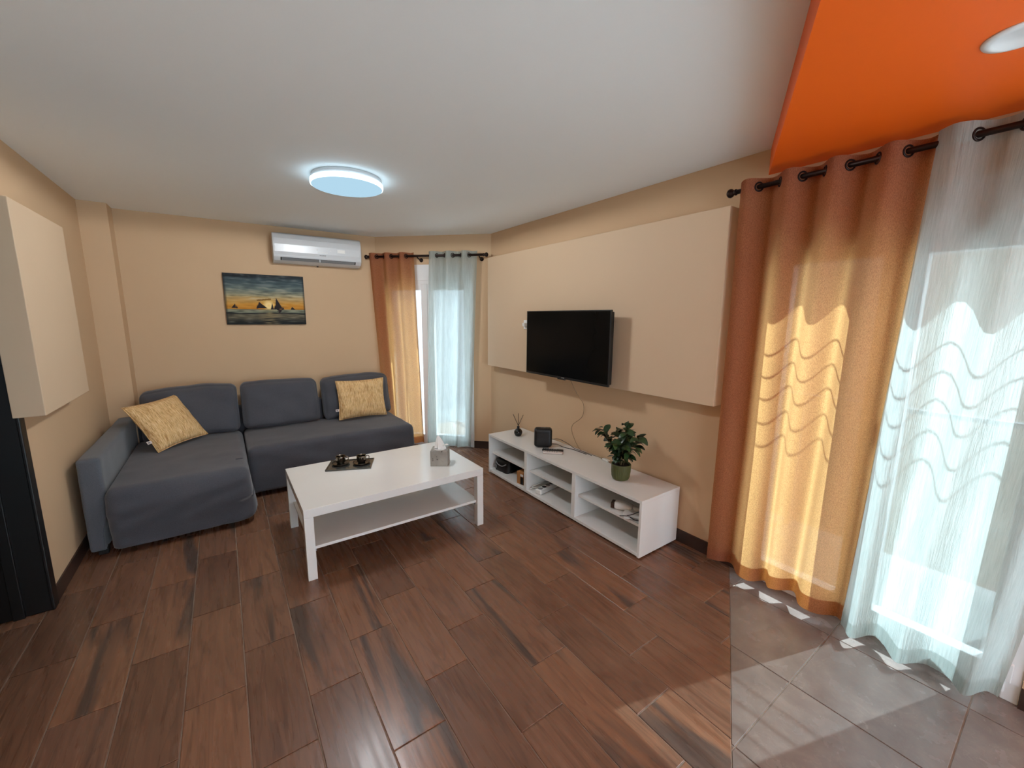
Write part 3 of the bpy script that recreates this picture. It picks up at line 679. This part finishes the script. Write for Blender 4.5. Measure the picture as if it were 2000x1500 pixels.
# ------------------------------------------------------------------ television bench
BX0, BX1, BY0, BY1, BZ = 2.04, 2.442, 1.476, 3.276, 0.397
t = thing('tv_bench', (BX0, BY0, 0), 'long low white television bench with six open compartments', 'tv bench')
ln, dp, th = BY1 - BY0, BX1 - BX0, 0.021
box('top', 0, dp, 0, ln, BZ - th, BZ, m_white, t, 0.001)
box('bottom', 0, dp, 0.0185, ln - 0.0185, 0.018, 0.040, m_white, t, 0.001)
box('side_panel', 0, dp, 0, 0.018, 0.012, BZ - th - .0003, m_white, t, 0.001); box('side_panel', 0, dp, ln - 0.018, ln, 0.012, BZ - th - .0003, m_white, t, 0.001)
D1, D2 = (2.066 - BY0, 2.104 - BY0), (2.660 - BY0, 2.697 - BY0)
for a_, b_ in (D1, D2): box('divider', 0.001, dp - 0.012, a_, b_, 0.0403, BZ - th - .0003, m_white, t, 0.001)
for a_, b_ in ((0.0185, D1[0]), (D1[1], D2[0]), (D2[1], ln - 0.0185)): box('shelf', 0.035, dp - 0.012, a_ + .0005, b_ - .0005, 0.198, 0.216, m_white, t, 0.001)
box('back_panel', dp - 0.0115, dp - 0.004, 0.0185, ln - 0.0185, 0.0405, BZ - th - .0003, m_white, t)
for y in (0.05, 0.62, 1.2, ln - 0.05):
    for x in (0.05, dp - 0.06): box('foot', x - 0.02, x + 0.02, y - 0.02, y + 0.02, 0, 0.0178, m_black, t)
# reed diffuser
t = thing('reed_diffuser', (2.24, 3.06, BZ), 'small round black reed diffuser on the television bench', 'reed diffuser')
lathe('bottle', [(0.0001, 0), (0.024, 0), (0.031, 0.008), (0.039, 0.026), (0.0405, 0.040), (0.036, 0.056), (0.022, 0.070), (0.0115, 0.075), (0.0105, 0.082), (0.0001, 0.082)], m_saucer, t, 36)
lathe('neck', [(0.0118, 0.078), (0.013, 0.080), (0.013, 0.096), (0.0085, 0.098), (0.0085, 0.090)], m_black, t, 24)
for dx, dy, hh in ((-0.040, 0.030, 0.213), (0.001, -0.002, 0.222), (0.040, -0.026, 0.208)):
    tube('reed', [(-dx * .1, -dy * .1, 0.09), (dx, dy, hh)], 0.0026, m_rod, t, 6)
# black box speaker / router
a = math.atan2(2.62 - 2.712, 2.265 - 2.151)
t = thing('router', (2.222, 2.665, BZ), 'black rounded square router on the television bench', 'router', rz=a)
def rb(p, u): return p
softbox('body', (-0.078, -0.036, 0.006), (0.078, 0.05, 0.172), 0.024, m_black, t, (18, 10, 18), rb)
box('base_foot', -0.05, 0.05, -0.022, 0.035, 0.0, 0.008, m_black, t, 0.002)
box('top_mark', -0.02, 0.02, 0.0, 0.012, 0.1715, 0.1728, m_grey, t)
# cable from the television down to the bench and along it
zb = BZ + 0.004
t = tag(tube('television_cable', spline([(2.335, 2.475, 1.03), (2.40, 2.455, 0.90), (2.44, 2.405, 0.80), (2.445, 2.42, 0.69), (2.43, 2.515, 0.60), (2.43, 2.52, 0.53), (2.43, 2.46, 0.44), (2.425, 2.40, BZ + 0.004), (2.42, 2.33, zb), (2.425, 2.15, zb), (2.43, 2.02, zb)], 10), 0.0026, m_cable, None, 8), 'thin beige cable hanging from the television to the bench', 'cable')
t = tag(tube('router_cable', spline([(2.295, 2.635, BZ + 0.065), (2.35, 2.60, BZ + 0.065), (2.40, 2.53, BZ + 0.03), (2.415, 2.47, zb), (2.412, 2.36, zb), (2.40, 2.25, zb)], 10), 0.0022, m_black, None, 8), 'thin black cable behind the router', 'cable')
t = tag(tube('router_cable', spline([(2.295, 2.64, BZ + 0.022), (2.33, 2.60, BZ + 0.02), (2.36, 2.54, zb), (2.385, 2.45, zb), (2.39, 2.3, zb)], 10), 0.003, m_black, None, 8), 'thicker black cable low behind the router', 'cable')
t = thing('power_adapter', (2.405, 2.10, BZ), 'small white power adapter at the back of the bench', 'adapter', rz=R(80))
box('body', -0.035, 0.035, -0.014, 0.014, 0.0005, 0.018, m_white, t, 0.004); box('plug', 0.035, 0.06, -0.008, 0.008, 0.003, 0.014, m_cable, t, 0.003); box('plug', -0.075, -0.035, -0.006, 0.006, 0.003, 0.013, m_cable, t, 0.003)
# remotes
def remote(loc, rz, mat, lab, dark, ln=0.085):
    t = thing('remote_control', loc, lab, 'remote', rz=rz)
    softbox('body', (-ln, -0.022, 0.0005), (ln, 0.022, 0.019), 0.008, mat, t, (18, 8, 6))
    bm_ = m_grey if dark else m_black
    for i in range(6):
        for j in range(3): box('button', -ln + 0.02 + i * 0.02 - 0.004, -ln + 0.02 + i * 0.02 + 0.004, -0.011 + j * 0.011 - 0.003, -0.011 + j * 0.011 + 0.003, 0.0185, 0.0202, bm_ if dark else m_grey, t)
remote((2.215, 2.525, BZ), R(-50), m_black, 'black remote control beside the white one', True, 0.09)
remote((2.172, 2.475, BZ), R(-47), m_remote, 'white remote control in front of the black one', False, 0.085)
# potted ficus
PC = Vector((2.218, 1.798, BZ))
t = thing('potted_ficus', PC, 'small bushy ficus in an olive green ribbed pot', 'potted plant')
n = 72; prof = [(0.0001, 0), (0.045, 0), (0.056, 0.006), (0.062, 0.022), (0.066, 0.06), (0.068, 0.110), (0.066, 0.114), (0.063, 0.110), (0.060, 0.09)]
V, F = [], []
for j, (r, z) in enumerate(prof):
    for i in range(n):
        f = 1 + (0.012 if i % 2 else -0.012) * (1 if 2 < j < 5 else 0); an = 2 * math.pi * i / n; V.append((r * f * math.cos(an), r * f * math.sin(an), z))
for j in range(len(prof) - 1):
    for i in range(n): F.append((j * n + i, j * n + (i + 1) % n, (j + 1) * n + (i + 1) % n, (j + 1) * n + i))
mesh('pot', V, F, m_pot, t, False)
lathe('soil', [(0.0001, 0.102), (0.03, 0.104), (0.061, 0.098)], m_soil, t, 30)
rnd = random.Random(11)
# leaf mesh shared by every leaf
V, F = [], []
for i in range(7):
    k = i / 6; wd = 0.36 * math.sin(math.pi * min(1, k * 0.93 + 0.03)) ** 0.8 * (1 - 0.25 * k); zc = 0.16 * math.sin(k * 2.2) - 0.28 * k * k
    V += [(-wd, k, zc + 0.10 * wd), (0, k, zc), (wd, k, zc + 0.10 * wd)]
for i in range(6): F += [(3 * i, 3 * i + 1, 3 * i + 4, 3 * i + 3), (3 * i + 1, 3 * i + 2, 3 * i + 5, 3 * i + 4)]
leaf_me = None
tips = []
for k in range(13):
    an = 2 * math.pi * k / 13 + rnd.uniform(-.25, .25); rad = rnd.uniform(0.07, 0.145) if k % 3 else rnd.uniform(0.02, 0.06); hh = rnd.uniform(0.27, 0.40)
    # the crown leans a little along the wall, lower on the far side
    dx, dy = rad * 0.75 * math.cos(an), rad * math.sin(an) * 1.1
    if dy > 0.03: hh -= 0.04
    P_ = spline([(dx * .12, dy * .12, 0.10), (dx * .35, dy * .35, 0.10 + (hh - .10) * .4), (dx * .8, dy * .8, 0.10 + (hh - .10) * .78), (dx, dy, hh)], 8)
    tube('stem', P_, [0.0028 - 0.0016 * i / (len(P_) - 1) for i in range(len(P_))], m_stem, t, 6); tips.append(P_)
for P_ in tips:
    N_ = len(P_); cnt = 15
    for q_ in range(cnt):
        k = 0.22 + 0.78 * q_ / (cnt - 1); p = P_[min(N_ - 1, int(k * (N_ - 1)))]
        if leaf_me is None:
            lf = mesh('leaf', V, F, m_leaf, t, True); leaf_me = lf.data
        else:
            lf = bpy.data.objects.new('leaf', leaf_me); COL.objects.link(lf); lf.parent = t
        out = math.atan2(p.y, p.x) + rnd.uniform(-1.7, 1.7); el = rnd.uniform(-0.55, 0.75)
        s = rnd.uniform(0.05, 0.076); ylim = 1.0
        lf.rotation_euler = (el, rnd.uniform(-.6, .6), out - math.pi / 2); lf.scale = (s, s * rnd.uniform(.95, 1.25), s); lf.location = p
# contents of the compartments
YA = 2.697
t = thing('small_bag', (2.19, 3.15, 0.0405), 'black bag with grey strap in the bench compartment nearest the corner', 'bag', rz=R(8))
def bag(p, u): p = p.copy(); p.z -= 0.012 * (u.x ** 2); p += Vector((wr(p, .01, 2), wr(p, .01, 2), 0)); return p
softbox('body', (-0.10, -0.10, 0.0), (0.11, 0.10, 0.125), 0.03, m_black, t, (14, 14, 10), bag)
tube('strap', spline([(-0.105, 0.07, 0.10), (-0.112, 0.03, 0.075), (-0.112, -0.03, 0.07), (-0.105, -0.08, 0.095)], 8), 0.005, m_grey, t, 8)
box('buckle', -0.115, -0.104, 0.055, 0.08, 0.03, 0.062, m_grey, t, 0.003)
tube('handle', spline([(-0.02, 0.06, 0.12), (-0.02, 0.03, 0.145), (-0.02, -0.03, 0.145), (-0.02, -0.06, 0.12)], 6), 0.006, m_black, t, 8)
t = thing('cardboard_box', (2.12, 2.80, 0.0405), 'small brown cardboard box with dark label in the bench', 'box', rz=R(6))
box('carton', -0.05, 0.06, -0.042, 0.042, 0.0005, 0.115, m_card, t, 0.0015); box('label', -0.0508, -0.0498, -0.042, -0.006, 0.004, 0.072, m_black, t); box('tape', -0.0512, -0.0498, -0.042, -0.006, 0.078, 0.098, m_white, t)
t = thing('power_strip', (2.215, 2.565, 0.0405), 'white multi-socket power strip in the middle of the bench', 'power strip', rz=R(12))
softbox('housing', (-0.15, -0.032, 0.0005), (0.15, 0.032, 0.042), 0.008, m_white, t, (20, 6, 6))
for i in range(5):
    s = lathe('socket', [(0.020, 0.0), (0.021, 0.0015), (0.017, 0.0015), (0.0165, -0.0005), (0.0001, -0.0005)], m_acdark if i % 2 else m_grey, t, 20, loc=(-0.118 + i * 0.052, 0, 0.0422)); 
box('switch', 0.128, 0.142, -0.01, 0.01, 0.042, 0.047, m_acdark, t, 0.002)
t = tag(tube('extension_cord', spline([(2.07, 2.625, 0.062), (2.075, 2.645, 0.05), (2.11, 2.652, 0.048), (2.18, 2.65, 0.05), (2.25, 2.645, 0.06), (2.22, 2.64, 0.075), (2.12, 2.645, 0.07), (2.09, 2.64, 0.06), (2.15, 2.62, 0.055), (2.32, 2.63, 0.046)], 10), 0.0045, m_white, None, 8), 'coiled white cord beside the power strip', 'cord')
t = thing('handheld_device', (2.165, 1.70, 0.2165), 'white handheld device on the bench shelf nearest the viewer', 'device', rz=R(-62))
softbox('body', (-0.075, -0.035, 0.0005), (0.06, 0.035, 0.055), 0.02, m_white, t, (14, 8, 8), lambda p, u: p + Vector((0, 0, -0.018 * max(0, u.x) if u.z > 0 else 0)))
softbox('grip', (0.04, -0.02, 0.002), (0.12, 0.02, 0.035), 0.012, m_white, t, (10, 6, 6)); box('brown_cap', -0.095, -0.068, -0.03, 0.03, 0.006, 0.045, m_skirt, t, 0.004)
t = thing('paper_leaflet', (2.14, 1.595, 0.2168), 'folded white leaflets on the bench shelf nearest the viewer', 'papers', rz=R(-50))
for i, (rz_, z) in enumerate(((0.0, 0.0), (0.25, 0.004), (-0.2, 0.008))):
    s = box('sheet', -0.075, 0.075, -0.05, 0.05, 0, 0.0015, m_tissue, t); s.rotation_euler = (0, R(2 * i), rz_); s.location = (0, 0, z + 0.002 + .0025 * i)
t = tag(tube('charging_cord', spline([(2.06, 1.66, 0.22), (2.075, 1.62, 0.232), (2.08, 1.57, 0.262), (2.10, 1.53, 0.29), (2.16, 1.512, 0.27), (2.12, 1.52, 0.236), (2.075, 1.53, 0.236), (2.07, 1.56, 0.236), (2.085, 1.60, 0.232), (2.1, 1.64, 0.222)], 10), 0.0028, m_black, None, 8), 'thin dark cord over the leaflets in the bench', 'cord')

# ------------------------------------------------------------------ television
t = thing('television', (2.225, 2.44, 1.03), 'black flat-screen television mounted on the long beige panel', 'television')
hw = 0.485
box('back_shell', 0.012, 0.05, -hw + 0.012, hw - 0.012, 0.012, 0.535, m_black, t, 0.006)
box('bezel', 0.0, 0.016, -hw, hw, 0.0, 0.548, m_black, t, 0.002)
box('screen', -0.0012, 0.002, -hw + 0.009, hw - 0.009, 0.018, 0.540, m_screen, t)
box('brand_mark', -0.0016, 0.001, -0.022, 0.012, 0.006, 0.012, m_grey, t)
box('sensor_lip', -0.001, 0.014, -0.03, 0.06, -0.008, 0.0, m_black, t, 0.001)
boxes('wall_mount', [(0.05, 0.118, -0.12, -0.08, 0.12, 0.42), (0.05, 0.118, 0.08, 0.12, 0.12, 0.42), (0.11, 0.1245, -0.2, 0.2, 0.2, 0.34)], m_black, t)
t = thing('wall_socket', (2.35, 3.085, 1.455), 'white wall socket on the panel at the television edge', 'socket')
box('plate', -0.010, 0, -0.042, 0.042, -0.042, 0.042, m_pvc, t, 0.003); box('plug', -0.045, -0.01, -0.018, 0.018, -0.016, 0.016, m_white, t, 0.004)

# ------------------------------------------------------------------ air conditioner
bd = (B1 - B0).normalized(); wy = lambda x: B0.y + (B1.y - B0.y) * (x - B0.x) / (B1.x - B0.x)
brz = math.atan2(bd.y, bd.x)
ax0, ax1 = 0.48, 1.305; axc = (ax0 + ax1) / 2
t = thing('air_conditioner', (axc, wy(axc), 2.045), 'white split air conditioner high on the back wall', 'air conditioner', rz=brz)
hw = (ax1 - ax0) / 2
prof = [(0.0, 0.0), (-0.10, 0.0), (-0.155, 0.018), (-0.185, 0.05), (-0.196, 0.10), (-0.198, 0.17), (-0.192, 0.225), (-0.17, 0.27), (-0.14, 0.283), (0.0, 0.283)]
def extr(nm, prof, x0, x1, mat, par, bevel=0.006, smooth=False):
    n = len(prof); V = [(x, y, z) for x in (x0, x1) for y, z in prof]
    F = [tuple(range(n)), tuple(range(n, 2 * n))[::-1]] + [(i, (i + 1) % n, n + (i + 1) % n, n + i) for i in range(n)]
    return mesh(nm, V, F, mat, par, smooth, bevel=bevel, seg=3)
extr('housing', prof, -hw, hw, m_ac, t, 0.008)
fp = [(-0.187, 0.062), (-0.1985, 0.10), (-0.2015, 0.17), (-0.1965, 0.228), (-0.188, 0.228), (-0.18, 0.10), (-0.176, 0.066)]
extr('front_panel', fp, -hw + 0.012, hw - 0.012, m_ac, t, 0.003)
extr('top_grille', [(-0.02, 0.283), (-0.13, 0.284), (-0.13, 0.287), (-0.02, 0.286)], -hw + 0.05, hw - 0.05, m_acdark, t, 0)
extr('outlet', [(-0.1865, 0.045), (-0.1605, 0.0205), (-0.15, 0.03), (-0.175, 0.052)], -hw + 0.06, hw - 0.06, m_acdark, t, 0)
extr('louver', [(-0.188, 0.040), (-0.166, 0.020), (-0.165, 0.0225), (-0.186, 0.043)], -hw + 0.07, hw - 0.07, m_grey, t, 0)
box('louver_pin', -0.004, 0.004, -0.19, -0.168, 0.02, 0.046, m_ac, t)
lathe('logo_dot', [(0.0001, 0), (0.0105, 0), (0.0105, 0.0012), (0.0001, 0.0012)], m_black, t, 20).rotation_euler = (R(90), 0, 0); t.children[-1].location = (-0.02, -0.2005, 0.088)
for i, wv in enumerate((0.010, 0.008, 0.011, 0.009, 0.010)): box('logo_letter', 0.0 + i * 0.0125, 0.0 + i * 0.0125 + wv - 0.002, -0.2002, -0.198, 0.083, 0.0925, m_grey, t)
box('energy_sticker', 0.17, 0.245, -0.2030, -0.2008, 0.125, 0.158, m_tissue, t); box('display_line', -0.02, 0.075, -0.2028, -0.2005, 0.112, 0.1165, m_tissue, t)
for x in (-0.02, 0.105): box('indicator', x - 0.004, x + 0.004, -0.2032, -0.2012, 0.135, 0.143, m_tissue, t, 0.001)

# ------------------------------------------------------------------ canvas print
px0, px1, pz0, pz1 = 0.048, 0.742, 1.434, 1.926; pc = (px0 + px1) / 2
t = thing('canvas_print', (pc, wy(pc), pz0), 'canvas print of sailing boats at sunset on the back wall', 'picture', rz=brz)
PWd, PHt = px1 - px0, pz1 - pz0
box('stretcher', -PWd / 2, PWd / 2, -0.026, -0.001, 0, PHt, m_blackwood, t, 0.001)
NXp, NYp = 230, 164
def mixc(a, b, k): k = max(0, min(1, k)); return tuple(a[i] + (b[i] - a[i]) * k for i in range(3))
def grad(st, y):
    for i in range(len(st) - 1):
        if y <= st[i + 1][0]: return mixc(st[i][1], st[i + 1][1], (y - st[i][0]) / (st[i + 1][0] - st[i][0]))
    return st[-1][1]
SKY = [(0.31, (196, 128, 30)), (0.40, (206, 142, 44)), (0.50, (196, 156, 92)), (0.58, (160, 150, 116)), (0.70, (104, 116, 110)), (0.84, (66, 84, 88)), (0.93, (44, 58, 64)), (1.0, (16, 20, 24))]
SEA = [(0, (8, 9, 10)), (0.05, (24, 26, 24)), (0.14, (96, 88, 68)), (0.20, (110, 102, 80)), (0.225, (16, 16, 16)), (0.25, (122, 128, 108)), (0.30, (140, 138, 112)), (0.31, (40, 30, 16))]
def tri(p, a, b, c):
    s = lambda p1, p2, p3: (p1[0] - p3[0]) * (p2[1] - p3[1]) - (p2[0] - p3[0]) * (p1[1] - p3[1])
    d1_, d2_, d3_ = s(p, a, b), s(p, b, c), s(p, c, a); return not ((d1_ < 0 or d2_ < 0 or d3_ < 0) and (d1_ > 0 or d2_ > 0 or d3_ > 0))
BOATS = [((.065, .325), (.125, .325), (.115, .415)), ((.122, .32), (.145, .32), (.132, .385)), ((.375, .325), (.505, .325), (.405, .46)), ((.365, .32), (.39, .32), (.385, .42)),
         ((.545, .31), (.585, .31), (.570, .44)), ((.60, .305), (.70, .325), (.622, .545)), ((.585, .31), (.61, .31), (.602, .40)), ((.69, .31), (.72, .31), (.70, .37)), ((.80, .305), (.87, .305), (.822, .365)),
         ((.61, .315), (.715, .315), (.66, .26)), ((.62, .27), (.69, .27), (.655, .235))]
def paint(x, y):
    n = lambda a, b, s=0.0: noise.noise(Vector((x * a, y * b, s)))
    if y > 0.31:
        c = grad(SKY, y + 0.03 * n(3, 12)); k = n(5, 26, 3) + 0.5 * n(13, 50, 1)
        c = mixc(c, (206, 196, 168) if y < 0.75 else (150, 150, 146), max(0, k) * (0.75 if y > .5 else .35)); c = mixc(c, (28, 36, 42), max(0, -k) * (0.5 if y > 0.55 else 0.2))
        d = math.hypot((x - 0.525), (y - 0.385) * 0.72); c = mixc((255, 250, 236), c, (d - 0.030) / 0.05); c = mixc((250, 200, 90), c, (d) / 0.16 + 0.25)
        if abs(y - 0.50 + 0.01 * math.sin(x * 20)) < 0.016 and 0.38 < x < 0.56: c = mixc(c, (120, 84, 30), 0.8)
        if y > 0.93: c = mixc(c, (14, 16, 20), max(0, 0.9 - x) * (0.6 + n(20, 6)))
    else:
        c = grad(SEA, y + 0.006 * math.sin(x * 7)); k = n(9, 60, 5)
        c = mixc(c, (196, 160, 96), max(0, 1 - abs(x - 0.53) / 0.16) * 0.75 * max(0, k + 0.35) * (1 if y < .22 else .9)); c = mixc(c, (170, 168, 150), max(0, k - .1) * 0.7); c = mixc(c, (6, 8, 8), max(0, -k) * 0.8)
    for b in BOATS:
        if tri((x, y), *b): c = mixc((18, 12, 12), (44, 26, 28), 0.5 + n(30, 8)); break
    e = min(x, 1 - x) / 0.03
    if e < 1: c = mixc((8, 8, 10), c, 0.35 + 0.65 * e)
    return c
V = [((i / NXp - 0.5) * PWd, -0.0265, j / NYp * PHt) for j in range(NYp + 1) for i in range(NXp + 1)]
F = [(j * (NXp + 1) + i, j * (NXp + 1) + i + 1, (j + 1) * (NXp + 1) + i + 1, (j + 1) * (NXp + 1) + i) for j in range(NYp) for i in range(NXp)]
q = NT('printed_canvas'); at = q.new('ShaderNodeAttribute', attribute_name='Print'); q.link(at.outputs['Color'], q.b.inputs['Base Color']); q.b.inputs['Roughness'].default_value = 0.6; q.b.inputs['Specular IOR Level'].default_value = 0.25
q.bump(q.noise(q.coords(), 500, 1), 0.1, 0.001)
o = mesh('printed_canvas', V, F, q.m, t)
ca = o.data.color_attributes.new('Print', 'FLOAT_COLOR', 'POINT')
buf = []
for j in range(NYp + 1):
    for i in range(NXp + 1): buf += lin(*paint(i / NXp, j / NYp))
ca.data.foreach_set('color', buf)
